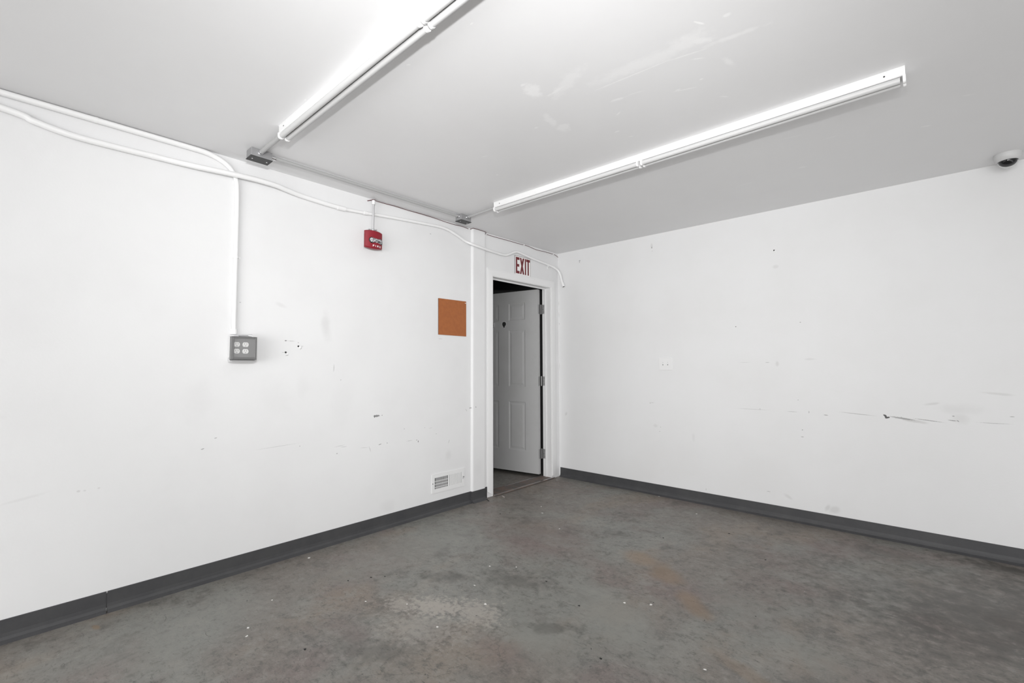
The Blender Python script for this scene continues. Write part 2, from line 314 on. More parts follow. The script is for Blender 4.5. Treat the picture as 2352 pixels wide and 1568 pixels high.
# column with a rounded near corner
r_ = .0195
pts = [(0, CY0)] + [(CD - r_ + r_*math.sin(a), CY0 + r_ - r_*math.cos(a)) for a in [math.pi/2*k/5 for k in range(6)]] + [(CD, CY1), (0, CY1)]
prism(bm, pts, 2, 0, H)
struct('wall_left', bm, wl)
bm = NB(); box(bm, (XH, 0, 0), (XE, .13, H)); struct('wall_right', bm, wr)
bm = NB(); box(bm, (XE, YS, 0), (XE + .12, .13, H)); struct('wall_east', bm, paint)
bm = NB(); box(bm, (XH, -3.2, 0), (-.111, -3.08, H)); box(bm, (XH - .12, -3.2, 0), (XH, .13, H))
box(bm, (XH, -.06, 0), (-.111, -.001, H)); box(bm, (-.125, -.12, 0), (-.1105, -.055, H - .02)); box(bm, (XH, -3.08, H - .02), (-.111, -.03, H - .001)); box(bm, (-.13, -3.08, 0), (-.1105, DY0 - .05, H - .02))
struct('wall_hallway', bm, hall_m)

# cove base: profile (distance from wall, height)
prof = [(0, 0), (.030, 0), (.024, .004), (.012, .012), (.006, .024), (.0045, .040), (.0045, .098), (.003, .100), (0, .100)]
def cove(bm, ax, w, a, b, sgn):
    # ax 1: runs along y at x=w ; ax 0: runs along x at y=w
    pts = [(w + sgn*d, z) for d, z in prof]
    if ax == 1: prism(bm, [(p[0], p[1]) for p in pts], 1, a, b)
    else: prism(bm, [(p[0], p[1]) for p in pts], 0, a, b)
bm = NB(); cove(bm, 1, 0, YS, -3.833, 1); cove(bm, 1, 0, -3.828, CY0 - .004, 1)
cove(bm, 1, CD, CY0 - .004, CY1 + .004, 1); cove(bm, 0, CY0, 0, CD + .004, -1)
box(bm, (0, CY1 + .003, 0), (.0045, DY0 - .082, .102))
box(bm, (0, -3.834, .02), (.003, -3.827, .09))
tag(obj('baseboard_left', bm, base_m), kind='structure')
bm = NB()
prism(bm, [(y, z) for y, z in [(-d, z) for d, z in prof]], 0, .014, XE)
tag(obj('baseboard_right', bm, base_m), kind='structure')

# door: frame, leaf, hinges
door = tag(empty('door_1', (-.12, DY1, 0)), kind='structure')
def rel(bm, o):   # move bmesh geometry into the frame of its parent
    bmesh.ops.translate(bm, verts=bm.verts[:], vec=-Vector(o.location)); return bm
bm = NB()
for a, b, s in ((DY1, DY1 + .019, 1), (DY0 - .019, DY0, -1)):
    box(bm, (-.112, a, 0), (.004, b, DZ + .019))
box(bm, (-.112, DY0, DZ), (.004, DY1, DZ + .019))
box(bm, (-.076, DY1 - .011, 0), (-.062, DY1, DZ)); box(bm, (-.076, DY0, 0), (-.062, DY0 + .011, DZ)); box(bm, (-.076, DY0 + .011, DZ - .012), (-.062, DY1 - .011, DZ))
obj('frame', rel(bm, door), trim_m, door, bevel=.0012)
# casing
bm = NB(); cw = .074
def casing(bm, path_in, path_out):
    # path: inner and outer corner (y,z) points; section thickness from .013 (inner) to .009 (outer)
    ths = [(0.0, .0), (0.0, .011), (.15, .0135), (.75, .011), (1.0, .008), (1.0, 0)]
    rows = []
    for (yi, zi), (yo, zo) in zip(path_in, path_out):
        rows.append([bm.verts.new((x, yi + (yo-yi)*s, zi + (zo-zi)*s)) for s, x in ths])
    for i in range(len(rows)-1):
        for k in range(len(ths)-1):
            bm.faces.new((rows[i][k], rows[i][k+1], rows[i+1][k+1], rows[i+1][k]))
    for rw in (rows[0][::-1], rows[-1]): bm.faces.new(rw)
g = .006
ci = [(DY0 - g, 0.012), (DY0 - g, DZ + g), (DY1 + g, DZ + g), (DY1 + g, .03)]
co = [(DY0 - g - cw, .055), (DY0 - g - cw, DZ + g + cw*.95), (DY1 + g + cw, DZ + g + cw*.95), (DY1 + g + cw, .035)]
casing(bm, ci, co)
tag(obj('trim_1', bm, trim_m), kind='structure')
# threshold with a metal edge strip
bm = NB(); box(bm, (-.15, DY0, 0), (.028, DY1, .010)); tag(obj('trim_2', bm, thr_m, bevel=.002), kind='structure')
bm = NB(); box(bm, (.016, DY0 + .002, .008), (.024, DY1 + .03, .0135)); box(bm, (-.135, DY0 + .3, .008), (-.128, DY1 - .002, .013)); tag(obj('trim_3', bm, steel), kind='structure')
bm = NB(); box(bm, (.028, DY0, .0), (.033, DY1 + .05, .0012)); tag(obj('trim_4', bm, black), kind='structure')

# leaf in local frame: u along the width, w = thickness (towards the camera side), z up
ANG = math.radians(81)
LW, LT, LZ0, LZ1 = .905, .040, .036, 2.083
leaf = None
def leafmesh():
    bm = NB()
    us = [0, .168, .392, .532, .756, LW]; zs = [LZ0, .275, .82, .99, 1.64, 1.75, 1.95, LZ1]
    pan = {(i, j) for i in (1, 3) for j in (1, 3, 5)}
    for side in (0, 1):
        w0 = LT if side else 0.0; sg = -1 if side else 1
        V = {}
        def vv(u, z, d=0.0):
            k = (round(u, 5), round(z, 5), round(d, 5))
            if k not in V: V[k] = bm.verts.new((u, w0 + sg*d, z))
            return V[k]
        for i in range(len(us)-1):
            for j in range(len(zs)-1):
                a, b, c_, d_ = us[i], us[i+1], zs[j], zs[j+1]
                if (i, j) in pan:
                    levels = [(0, 0), (.010, .0045), (.022, .0045), (.040, .0015)]
                    for (e0, d0), (e1, d1) in zip(levels, levels[1:]):
                        q0 = [(a+e0, c_+e0), (b-e0, c_+e0), (b-e0, d_-e0), (a+e0, d_-e0)]
                        q1 = [(a+e1, c_+e1), (b-e1, c_+e1), (b-e1, d_-e1), (a+e1, d_-e1)]
                        for k in range(4):
                            k2 = (k+1) % 4
                            bm.faces.new((vv(*q0[k], d0), vv(*q0[k2], d0), vv(*q1[k2], d1), vv(*q1[k], d1)))
                    bm.faces.new([vv(*q, levels[-1][1]) for q in q1])
                else:
                    bm.faces.new((vv(a, c_), vv(b, c_), vv(b, d_), vv(a, d_)))
    bm.verts.ensure_lookup_table()
    # side walls
    def quad(p): bm.faces.new([bm.verts.new(q) for q in p])
    quad([(0, 0, LZ0), (0, LT, LZ0), (0, LT, LZ1), (0, 0, LZ1)]); quad([(LW, 0, LZ0), (LW, LT, LZ0), (LW, LT, LZ1), (LW, 0, LZ1)])
    quad([(0, 0, LZ0), (LW, 0, LZ0), (LW, LT, LZ0), (0, LT, LZ0)]); quad([(0, 0, LZ1), (LW, 0, LZ1), (LW, LT, LZ1), (0, LT, LZ1)])
    bmesh.ops.remove_doubles(bm, verts=bm.verts[:], dist=1e-5)
    return bm
# local (u, w, z) -> world: u along d, w along n (n points to the camera side)
dv = Vector((-math.sin(ANG), -math.cos(ANG), 0)); nv = Vector((math.cos(ANG), -math.sin(ANG), 0))
LM = Matrix((dv, nv, Vector((0, 0, 1)))).transposed().to_4x4()
LO = Vector((-.129, -.176, 0))
def leaf_to_parent(bm):
    bmesh.ops.transform(bm, matrix=Matrix.Translation(LO - Vector(door.location)) @ LM, verts=bm.verts[:]); return bm
leaf = obj('leaf', leaf_to_parent(leafmesh()), door_m, door)
# chipped hole in the lock side of the centre stile, dark inside
bm = NB()
hp = [(.457, 1.742), (.480, 1.735), (.487, 1.715), (.480, 1.695), (.466, 1.678), (.458, 1.664), (.448, 1.675), (.442, 1.690), (.428, 1.702), (.426, 1.722), (.438, 1.738)]
hp = [((u-.457)*.9+.457, z) for u, z in hp]
def blob(bm, pts, w0, w1, mi=0):
    va = [bm.verts.new((u, w0, z)) for u, z in pts]; vb = [bm.verts.new((u, w1, z)) for u, z in pts]
    n = len(pts)
    for i in range(n): bm.faces.new((va[i], va[(i+1)%n], vb[(i+1)%n], vb[i])).material_index = mi
    bm.faces.new(vb).material_index = mi; bm.faces.new(va[::-1]).material_index = mi
cx = sum(u for u, z in hp)/len(hp); cz = sum(z for u, z in hp)/len(hp)
blob(bm, [(cx+(u-cx)*1.18, cz+(z-cz)*1.15) for u, z in hp], LT - .001, LT + .0008, 1); blob(bm, hp, LT - .001, LT + .0016, 0)
hm = mat('hole_rim', (.8, .8, .8), .5); hk = mat('hole_dark', (.03, .03, .03), .6)
tag(obj('hole', leaf_to_parent(bm), [hk, hm], leaf), label='dark chipped hole with a pale rim')
bm = NB(); box(bm, (.598, LT, 1.685), (.618, LT + .010, 1.735)); tube(bm, [(.608, LT + .008, 1.722), (.608, LT + .03, 1.722)], .006, 10); tube(bm, [(.608, LT + .008, 1.698), (.608, LT + .024, 1.700)], .007, 10)
o = obj('latch', leaf_to_parent(bm), steel, leaf)
hinge_m = mat('hinge_metal', (.34, .34, .34), .4, .3)
for z0, z1 in ((1.808, 1.911), (1.005, 1.107), (.203, .307)):
    bm = NB()
    zc = (z0+z1)/2
    box(bm, (-.112, DY1 - .003, z0), (-.079, DY1 + .001, z1))
    kx, ky = -.121, DY1 - .013
    for k in range(5):
        a = z0 + (z1-z0)*k/5; tube(bm, [(kx, ky, a + .0008), (kx, ky, a + (z1-z0)/5 - .0008)], .0062, 12)
    tube(bm, [(kx, ky, z0 - .004), (kx, ky, z1 + .004)], .0045, 10)
    for zz in (z0 + .02, zc, z1 - .02): disc_cyl(bm, (-.088 - .012*(zz == zc), DY1 - .003, zz), (0, -1, 0), .0035, .001, 10, 1)
    hb = NB(); box(hb, (-.0035, .006, z0), (.001, .0395, z1))
    bmesh.ops.transform(hb, matrix=Matrix.Translation(LO) @ LM, verts=hb.verts[:])
    me = bpy.data.meshes.new('tmp'); hb.to_mesh(me); hb.free(); bm.from_mesh(me); bpy.data.meshes.remove(me)
    obj('hinge', rel(bm, door), [hinge_m, darkm], door)

# ------------------------------------------------------------------ conduits
def ring(bm, p, t, r, l, seg=18):
    t = Vector(t).normalized(); p = Vector(p); tube(bm, [p - t*l/2, p + t*l/2], r, seg)
# low meandering conduit along the left wall
P = [(-6.0,2.62),(-4.9,2.47),(-4.277,2.411),(-4.17,2.389),(-4.072,2.373),(-3.975,2.368),(-3.80,2.371),(-3.705,2.374)]
P2 = [(-3.604,2.376,.03),(-3.498,2.381,.045),(-3.384,2.389,.052),(-3.288,2.395,.055),(-3.186,2.399,.055),(-3.08,2.396,.050),(-3.01,2.386,.038),(-2.94,2.376,.026),(-2.878,2.371,.021),(-2.753,2.364,.019),(-2.642,2.361,.019)]
pts = [(.019, y, min(z, 2.46)) for y, z in P] + [(x, y, z - (x-.02)*.35) for y, z, x in P2]
pts = [(x, y - (x-.02)*.30, z) for x, y, z in pts]
run = tag(empty('wall_conduit', (.019, -2.642, 2.361)), 'long white painted conduit sagging along the left wall and over the exit sign', 'pipe')
bm = NB(); tube(bm, catmull(pts, 8), .0155, 18); obj('pipe', rel(bm, run), cpaint, run)
P3 = [(-2.642,2.361),(-2.588,2.363),(-2.446,2.373),(-2.335,2.384),(-2.127,2.401),(-1.90,2.417),(-1.777,2.425),(-1.69,2.427),(-1.612,2.417),(-1.521,2.391),(-1.432,2.361)]
pts = [(.0155, y, z) for y, z in P3] + [(.048,-1.365,2.336),(.050,-1.27,2.328),(.044,-1.16,2.322),(.030,-1.04,2.322),(.022,-.936,2.322),(.020,-.873,2.332),(.020,-.801,2.362),(.020,-.748,2.385),(.020,-.70,2.390),(.020,-.640,2.383),(.020,-.47,2.362),(.020,-.277,2.346),(.022,-.171,2.336),(.034,-.105,2.317),(.050,-.060,2.287),(.068,-.045,2.235),(.084,-.040,2.165),(.095,-.038,2.135)]
bm = NB(); tube(bm, catmull(pts, 6), .0118, 16); obj('pipe', rel(bm, run), cpaint, run)
for (p, t_, r, l) in (((.0185,-2.628,2.361),(0,1,.02),.0172,.06), ((.0165,-2.435,2.374),(0,1,.09),.0150,.028), ((.019,-3.705,2.374),(0,1,.02),.0168,.03), ((.0195,-.20,2.338),(0,1,-.06),.0145,.022)):
    bm = NB(); ring(bm, p, t_, r, l); obj('coupling', rel(bm, run), cpaint, run)
bm = NB(); ring(bm, (.0965,-.0378,2.128), (.35,.05,-1), .0165, .045)
d_ = Vector((.35,.05,-1)).normalized(); disc_cyl(bm, Vector((.0965,-.0378,2.128)) + d_*.0222, d_, .0115, .001, 16, 1)
obj('end_connector', rel(bm, run), [cpaint, black], run)
bm = NB(); box(bm, (0, -.20, 2.30), (.003, -.185, 2.365)); box(bm, (.003, -.20, 2.322), (.034, -.185, 2.3255)); obj('strap', rel(bm, run), cpaint, run)
# conduit hugging the ceiling, turning down to the outlet box
P = [(-6.0,2.482),(-4.9,2.482),(-4.28,2.482),(-4.10,2.482),(-3.893,2.482),(-3.708,2.482),(-3.55,2.482),(-3.47,2.480),(-3.41,2.468),(-3.36,2.445),(-3.325,2.41),(-3.306,2.365),(-3.298,2.30),(-3.296,2.1),(-3.296,1.8),(-3.295,1.43)]
d = tag(empty('outlet_conduit', (.016, -3.295, 1.43)), 'white painted conduit hugging the ceiling edge then dropping straight to the grey outlet box', 'pipe')
pts = [(.017 if z > 2.47 else .0145, y, z) for y, z in P]
bm = NB(); cc = catmull(pts, 6); rr = [.0150 if p.z > 2.46 else max(.0128, .0128 + (p.z-2.38)*.0275) for p in cc]; tube(bm, cc, rr, 18); obj('pipe', rel(bm, d), cpaint, d)
for p, r, l, t_ in (((.0145,-3.296,1.89),.0155,.012,(0,0,1)), ((.017,-3.95,2.482),.0160,.012,(0,1,0)), ((.0145,-3.295,1.437),.0185,.03,(0,0,1))):
    bm = NB(); ring(bm, p, t_, r, l); obj('coupling', rel(bm, d), cpaint, d)
bm = NB(); box(bm, (0, -3.325, 1.885), (.002, -3.265, 1.899)); obj('strap', rel(bm, d), cpaint, d)

# ceiling junction boxes
def jbox(name, x0, x1, y0, y1, z0, label, conns):
    e = tag(empty(name, ((x0+x1)/2, (y0+y1)/2, H)), label, 'junction box', 'grey junction boxes on the ceiling')
    bm = NB(); box(bm, (x0, y0, z0 + .003), (x1, y1, H)); obj('body', rel(bm, e), boxm, e, bevel=.003)
    bm = NB(); box(bm, (x0 - .002, y0 - .002, z0 - .001), (x1 + .002, y1 + .002, z0 + .003)); cv = obj('cover', rel(bm, e), darkm, e)
    for yy in (y0 + .018, y1 - .018):
        bm = NB(); disc_cyl(bm, ((x0+x1)/2 + .004, yy, z0 - .001), (0, 0, -1), .0045, .002, 10); obj('screw', rel(bm, e), steel, e)
    for p, a in conns:
        bm = NB(); a = Vector(a); p = Vector(p)
        tube(bm, [p, p + a*.005], .0155, 8); tube(bm, [p + a*.005, p + a*.012], .0120, 16); tube(bm, [p + a*.012, p + a*.026], .0138, 16)
        obj('connector', rel(bm, e), steel, e)
    return e
CZ = 2.4815
jbox('junction_box', .172, .250, -3.303, -3.187, 2.449, 'wide grey junction box on the ceiling feeding the near light fixture', [((.250,-3.254,CZ-.004),(1,0,0)), ((.228,-3.187,CZ),(0,1,0))])
jbox('junction_box', .180, .254, -1.690, -1.578, 2.447, 'small grey junction box on the ceiling above the doorway end feeding the far light fixture', [((.254,-1.625,CZ),(1,0,0)), ((.222,-1.690,CZ),(0,-1,0))])
def cond(a, b, r, label, m=metal_m):
    a = Vector(a); b = Vector(b)
    o = empty('ceiling_conduit', a); tag(o, label, 'pipe', 'conduits on the ceiling')
    bm = NB(); tube(bm, [a, b], r, 14); obj('pipe', rel(bm, o), m, o)
    return o
lightm = mat('painted_grey_conduit', (.42, .42, .42), .4, .1)
cond((.228,-3.163,CZ), (.222,-1.714,CZ), .0105, 'straight conduit on the ceiling linking the two grey junction boxes', lightm)
cond((.274,-3.254,CZ-.004), (.600,-3.254,CZ-.004), .0125, 'short conduit from the wide junction box to the near fluorescent light', lightm)
cond((.278,-1.625,CZ), (.632,-1.640,CZ), .0100, 'short conduit from the small junction box to the far fluorescent light', lightm)

# ------------------------------------------------------------------ fluorescent strip fixtures (switched off)
def fixture(x0, y0, label):
    L = 2.455; hh = .040; wd = .070; xm = x0 + L/2
    e = tag(empty('strip_light', (x0, y0, H)), label, 'ceiling light', 'fluorescent strip lights on the ceiling')
    bm = NB(); pr = [(y0, H), (y0, H - hh + .003), (y0 + .003, H - hh), (y0 + wd - .003, H - hh), (y0 + wd, H - hh + .003), (y0 + wd, H)]
    prism(bm, pr, 0, x0, x0 + L); box(bm, (x0 + .0, y0 - .0015, H - .004), (x0 + L, y0, H)); hs = obj('housing', rel(bm, e), housem, e)
    for xx in (x0 + .06, x0 + L - .07):
        bm = NB(); disc_cyl(bm, (xx, y0 - .0004, H - .020), (0, -1, 0), .0035, .0008, 10); obj('screw_hole', rel(bm, e), darkm, e)
    ty = (y0 + .010, y0 + .0435); tz = H - hh - .0145; r = .0135
    for yy in ty:
        for a, b in ((x0 + .018, xm - .016), (xm + .016, x0 + L - .018)):
            bm = NB(); tube(bm, [(a, yy, tz), (b, yy, tz)], r, 20); tb = obj('tube', rel(bm, e), tubem, e)
        for xs, dd in ((x0 + .004, 1), (xm - .013, 1), (xm + .013, -1), (x0 + L - .004, -1)):
            bm = NB()
            pr = [(yy - .0155, H - hh), (yy - .0155, tz)] + [(yy - .0155*math.cos(a), tz - .0155*math.sin(a)) for a in [math.pi*k/10 for k in range(1, 10)]] + [(yy + .0155, tz), (yy + .0155, H - hh)]
            prism(bm, pr, 0, xs - .005, xs + .005); obj('lampholder', rel(bm, e), sockm, e)
    return e
fixture(.606, -3.287, 'near white fluorescent strip light running off the top edge, closest to the camera')
fixture(.632, -1.688, 'far white fluorescent strip light, the complete one above the centre of the floor')

# ------------------------------------------------------------------ fire alarm
al = tag(empty('fire_alarm', (0, -2.385, 2.17)), 'small red fire alarm strobe with white lettering high on the left wall', 'fire alarm')
bm = NB(); box(bm, (0, -2.438, 2.112), (.046, -2.335, 2.222)); obj('back_box', rel(bm, al), mat('alarm_back_box', (.55, .55, .55), .45), al, bevel=.003)
bm = NB()
ya, yb, za, zb = -2.459, -2.321, 2.108, 2.232
N = 40
def bow(y): s = (y-ya)/(yb-ya)*2-1; return .066 + .020*(1 - s*s)
front = []
for i in range(N+1):
    y = ya + (yb-ya)*i/N; s = abs(2*i/N-1); zo = -.008*(1 - s*s)
    front.append((y, za + zo, zb + .004*(1-s*s)))
rows = []
for y, z0, z1 in front:
    x = bow(y); rows.append([bm.verts.new((.044, y, z0)), bm.verts.new((x - .006, y, z0)), bm.verts.new((x, y, z0 + .006)), bm.verts.new((x, y, z1 - .006)), bm.verts.new((x - .006, y, z1)), bm.verts.new((.044, y, z1))])
for i in range(N):
    for k in range(5): bm.faces.new((rows[i][k], rows[i][k+1], rows[i+1][k+1], rows[i+1][k]))
    bm.faces.new((rows[i][5], rows[i][0], rows[i+1][0], rows[i+1][5]))
bm.faces.new(rows[0][::-1]); bm.faces.new(rows[-1])
hs = obj('red_cover', rel(bm, al), redm, al); hs['label'] = 'bright red bowed cover'
def oval(bm, yc, zc, ry, rz, depth, over, mi=0, n=28, dome=0.0):
    out = []
    for k in range(n):
        a = 2*math.pi*k/n; cy, sy = math.cos(a), math.sin(a)
        y = yc + (ry - rz)*(1 if cy > 0 else -1) + rz*cy; z = zc + rz*sy; out.append((y, z))
    y_c = bm.verts.new((bow(yc) + over + dome, yc, zc))
    f1 = [bm.verts.new((bow(y) + over, y, z)) for y, z in out]; f0 = [bm.verts.new((bow(y) - depth, y, z)) for y, z in out]
    mid = [bm.verts.new((bow(yc + (y-yc)*.6) + over + dome*.85, yc + (y-yc)*.6, zc + (z-zc)*.6)) for y, z in out]
    for k in range(n):
        k2 = (k+1) % n
        for q in ((f0[k], f0[k2], f1[k2], f1[k]), (f1[k], f1[k2], mid[k2], mid[k]), (mid[k], mid[k2], y_c)):
            fc = bm.faces.new(q); fc.material_index = mi
bm = NB(); oval(bm, -2.378, 2.161, .060, .023, .002, .0012); obj('bezel', rel(bm, al), black, al)
bm = NB(); oval(bm, -2.378, 2.162, .054, .018, .002, .003, dome=.012); obj('strobe_lens', rel(bm, al), lensm, al)
# block letters as little strokes
GL = {'F': [(0,0,0,1),(0,1,1,1),(0,.52,.8,.52)], 'I': [(.5,0,.5,1)], 'R': [(0,0,0,1),(0,1,.9,1),(.9,1,.9,.5),(.9,.5,0,.5),(.4,.5,1,0)],
      'E': [(0,0,0,1),(0,1,1,1),(0,.5,.85,.5),(0,0,1,0)], 'X': [(0,0,1,1),(0,1,1,0)], 'T': [(.5,0,.5,1),(0,1,1,1)]}
def letter(bm, ch, y0, z0, w, h, th, xf, d, tz=None):
    tz = tz or th
    for ki, (a, b, c2, d2) in enumerate(GL[ch]):
        d_k = d + ki*.00015
        horiz = b == d2; vert = a == c2
        if horiz or vert:
            p = (y0 + th/2 + a*(w-th), z0 + tz/2 + b*(h-tz)); q = (y0 + th/2 + c2*(w-th), z0 + tz/2 + d2*(h-tz))
            l, r_ = min(p[0], q[0]) - th/2, max(p[0], q[0]) + th/2; lo, hi = min(p[1], q[1]) - tz/2, max(p[1], q[1]) + tz/2
            quad = [(l, lo), (r_, lo), (r_, hi), (l, hi)]
        else:   # diagonal stroke with flat ends inside the letter box
            hw = th*.58; p = (y0 + hw + a*(w - 2*hw), z0 + b*h); q = (y0 + hw + c2*(w - 2*hw), z0 + d2*h)
            quad = [(p[0] - hw, p[1]), (p[0] + hw, p[1]), (q[0] + hw, q[1]), (q[0] - hw, q[1])]
        va = [bm.verts.new((xf(v[0]), v[0], v[1])) for v in quad]; vb = [bm.verts.new((xf(v[0]) + d_k, v[0], v[1])) for v in quad]
        for i in range(4): bm.faces.new((va[i], va[(i+1)%4], vb[(i+1)%4], vb[i]))
        bm.faces.new(vb); bm.faces.new(va[::-1])
bm = NB()
for ch, yy in zip('FIRE', (-2.410, -2.391, -2.374, -2.352)):
    letter(bm, ch, yy, 2.114, .012 if ch != 'I' else .008, .0135, .0033, bow, .0008)
obj('lettering', rel(bm, al), mat('white_lettering', (.9, .9, .9), .4), al)
# its drop conduit
dc = tag(empty('alarm_conduit', (.034, -2.38, 2.235)), 'short bare metal conduit dropping from the ceiling onto the red fire alarm', 'pipe')
bm = NB(); tube(bm, [(.041,-2.385,2.226), (.041,-2.385,2.262), (.041,-2.382,2.47)], .0085, 14); obj('pipe', rel(bm, dc), metal_m, dc)
bm = NB(); ring(bm, (.041,-2.385,2.253), (0,0,1), .0115, .016); box(bm, (0, -2.415, 2.250), (.036, -2.355, 2.256)); tube(bm, [(.041,-2.375,2.253),(.060,-2.362,2.253)], .004, 8); obj('connector', rel(bm, dc), steel, dc)
bm = NB(); ring(bm, (.041,-2.382,2.462), (0,0,1), .0120, .03); obj('bushing', rel(bm, dc), cpaint, dc)
bm = NB(); tube(bm, [(.0,-2.41,2.478),(.02,-2.395,2.482),(.041,-2.382,2.484)], .003, 6); tube(bm, [(.041,-2.382,2.476),(.028,-2.365,2.492),(.010,-2.350,2.494)], .0026, 6); obj('wire', rel(bm, dc), redc, dc)
# red cable stapled along the top of the wall
cab = tag(empty('red_cable', (.006, -2.35, 2.49)), 'thin dark red cable stapled along the ceiling line from the fire alarm to the corner', 'cable')
pts = [(.006,-2.352,2.494),(.006,-2.252,2.494),(.008,-2.168,2.4955),(.006,-2.05,2.494),(.006,-1.92,2.4955),(.006,-1.766,2.494),(.006,-1.66,2.489),(.006,-1.54,2.488),(.006,-1.457,2.492),(.006,-1.385,2.487),(.010,-1.362,2.489),(.030,-1.352,2.494),(.039,-1.335,2.494),(.038,-1.26,2.494),(.038,-1.20,2.492),(.030,-1.178,2.488),(.010,-1.165,2.484),(.006,-1.13,2.484),(.006,-1.06,2.483),(.006,-.977,2.484),(.006,-.811,2.486),(.006,-.671,2.4855),(.006,-.588,2.489),(.006,-.517,2.487),(.006,-.394,2.475),(.006,-.257,2.480),(.006,-.139,2.480),(.006,-.067,2.479),(.012,-.012,2.458)]
bm = NB(); tube(bm, catmull(pts, 5), .0023, 8); obj('cable', rel(bm, cab), redc, cab)
for y, z, x in ((-1.375,2.488,.008), (-1.158,2.4835,.006), (-.60,2.488,.006), (-.09,2.480,.006)):
    bm = NB(); box(bm, (0, y - .006, z - .006), (x + .005, y + .006, z + .006)); obj('staple', rel(bm, cab), cpaint, cab)

# ------------------------------------------------------------------ exit sign
ex = tag(empty('exit_sign', (0, -.615, 2.26)), 'white exit sign with dark red letters above the doorway', 'exit sign')
bm = NB(); box(bm, (0, -.739, 2.160), (.0035, -.491, 2.3575)); obj('edge', rel(bm, ex), signe, ex)
bm = NB(); box(bm, (.0005, -.7355, 2.1635), (.0042, -.4945, 2.354)); obj('panel', rel(bm, ex), signw, ex)
bm = NB()
for ch, y0, w in (('E', -.7245, .055), ('X', -.6630, .068), ('I', -.5850, .020), ('T', -.5605, .059)):
    letter(bm, ch, y0, 2.1745, w, .168, .020, lambda y: .0040, .0010, .027)
obj('lettering', rel(bm, ex), signr, ex)
# ------------------------------------------------------------------ brown board
bb = tag(empty('brown_board', (0, -1.567, 1.65)), 'square orange-brown board fixed flat on the white wall left of the door', 'board')
bm = NB(); vs = [(-1.727,1.809),(-1.408,1.811),(-1.407,1.493),(-1.725,1.496)]
va = [bm.verts.new((0, y, z)) for y, z in vs]; vb = [bm.verts.new((.005, y, z)) for y, z in vs]
for i in range(4): bm.faces.new((va[i], va[(i+1)%4], vb[(i+1)%4], vb[i])).material_index = 1
bm.faces.new(vb); bm.faces.new(va[::-1])
obj('panel', rel(bm, bb), [brownm, mat('board_edge', (.05, .02, .015), .6)], bb)
bm = NB(); box(bm, (.004, -1.424, 1.792), (.007, -1.411, 1.797)); obj('staple', rel(bm, bb), sockm, bb)

# ------------------------------------------------------------------ vent register
ve = tag(empty('wall_register', (0, -1.605, .245)), 'white metal air register low on the left wall, its left half open and dark', 'vent')
y0, y1, z0, z1 = -1.787, -1.425, .166, .322
GR = [(-1.757, -1.614), (-1.600, -1.456)]; gz0, gz1 = .199, .291
bm = NB()
xs0, xs1 = .0, .006
def vp(bm, a, b, mi=0): box(bm, a, b, mi)
vp(bm, (xs0, y0, z0), (xs1, y1, gz0)); vp(bm, (xs0, y0, gz1), (xs1, y1, z1)); vp(bm, (xs0, y0, gz0), (xs1, GR[0][0], gz1)); vp(bm, (xs0, GR[0][1], gz0), (xs1, GR[1][0], gz1)); vp(bm, (xs0, GR[1][1], gz0), (xs1, y1, gz1))
obj('frame', rel(bm, ve), ventm, ve)
bm = NB(); box(bm, (.0003, GR[0][0], gz0), (.0012, GR[0][1], gz1)); obj('duct_opening', rel(bm, ve), black, ve)
bm = NB(); box(bm, (.0003, GR[1][0], gz0), (.0030, GR[1][1], gz1)); obj('damper', rel(bm, ve), mat('damper_grey', (.55, .55, .55), .5), ve)
for k in range(3):
    zz = gz1 - .030 - k*.0245
    bm = NB(); box(bm, (.0012, GR[0][0], zz - .0045), (.0028, GR[0][1], zz + .0035)); obj('louvre', rel(bm, ve), mat('louvre_grey', (.42, .42, .42), .5) if k == 0 else bpy.data.materials['louvre_grey'], ve)
for gi, (a, b) in enumerate(GR):
    n = 10
    for k in range(1, n):
        yy = a + (b-a)*k/n
        bm = NB(); w_ = .0022 if gi == 0 else .0036; box(bm, (.0028, yy - w_, gz0), (.0058, yy + w_, gz1)); obj('fin', rel(bm, ve), ventm, ve)
bm = NB(); box(bm, (.006, -1.4495, .232), (.014, -1.4465, .256)); obj('lever', rel(bm, ve), metal_m, ve)
for yy in (-1.778, -1.434):
    bm = NB(); disc_cyl(bm, (.006, yy, .246), (1, 0, 0), .004, .0012, 10); obj('screw', rel(bm, ve), darkm, ve)

# ------------------------------------------------------------------ outlet box with clear bubble cover
ob = tag(empty('outlet_box', (0, -3.25, 1.34)), 'grey weatherproof outlet box with a clear cover over four white sockets', 'outlet')
bm = NB(); box(bm, (0, -3.322, 1.254), (.080, -3.196, 1.404)); obj('body', rel(bm, ob), mat('body_paint', (.72, .72, .72), .45), ob, bevel=.006)
bm = NB(); box(bm, (.080, -3.324, 1.272), (.084, -3.200, 1.402)); obj('face_plate', rel(bm, ob), backp, ob)
for yc in (-3.299, -3.252):
    for zc in (1.358, 1.318):
        bm = NB(); n = 24; out = []
        for k in range(n):
            a = 2*math.pi*k/n; yy = .0175*math.cos(a); zz = max(-.0140, min(.0140, .0175*math.sin(a))); out.append((yy, zz))
        va = [bm.verts.new((.0835, yc + a, zc + b)) for a, b in out]; vb = [bm.verts.new((.0885, yc + a*.95, zc + b*.95)) for a, b in out]
        for k in range(n): bm.faces.new((va[k], va[(k+1)%n], vb[(k+1)%n], vb[k]))
        bm.faces.new(vb)
        for yy in (-.006, .006): box(bm, (.0882, yc + yy - .0010, zc - .0005), (.0890, yc + yy + .0010, zc + .008), 1)
        disc_cyl(bm, (.0882, yc, zc - .0075), (1, 0, 0), .0024, .0009, 10, 1)
        s_ = obj('socket', rel(bm, ob), [plastw, darkm], ob)
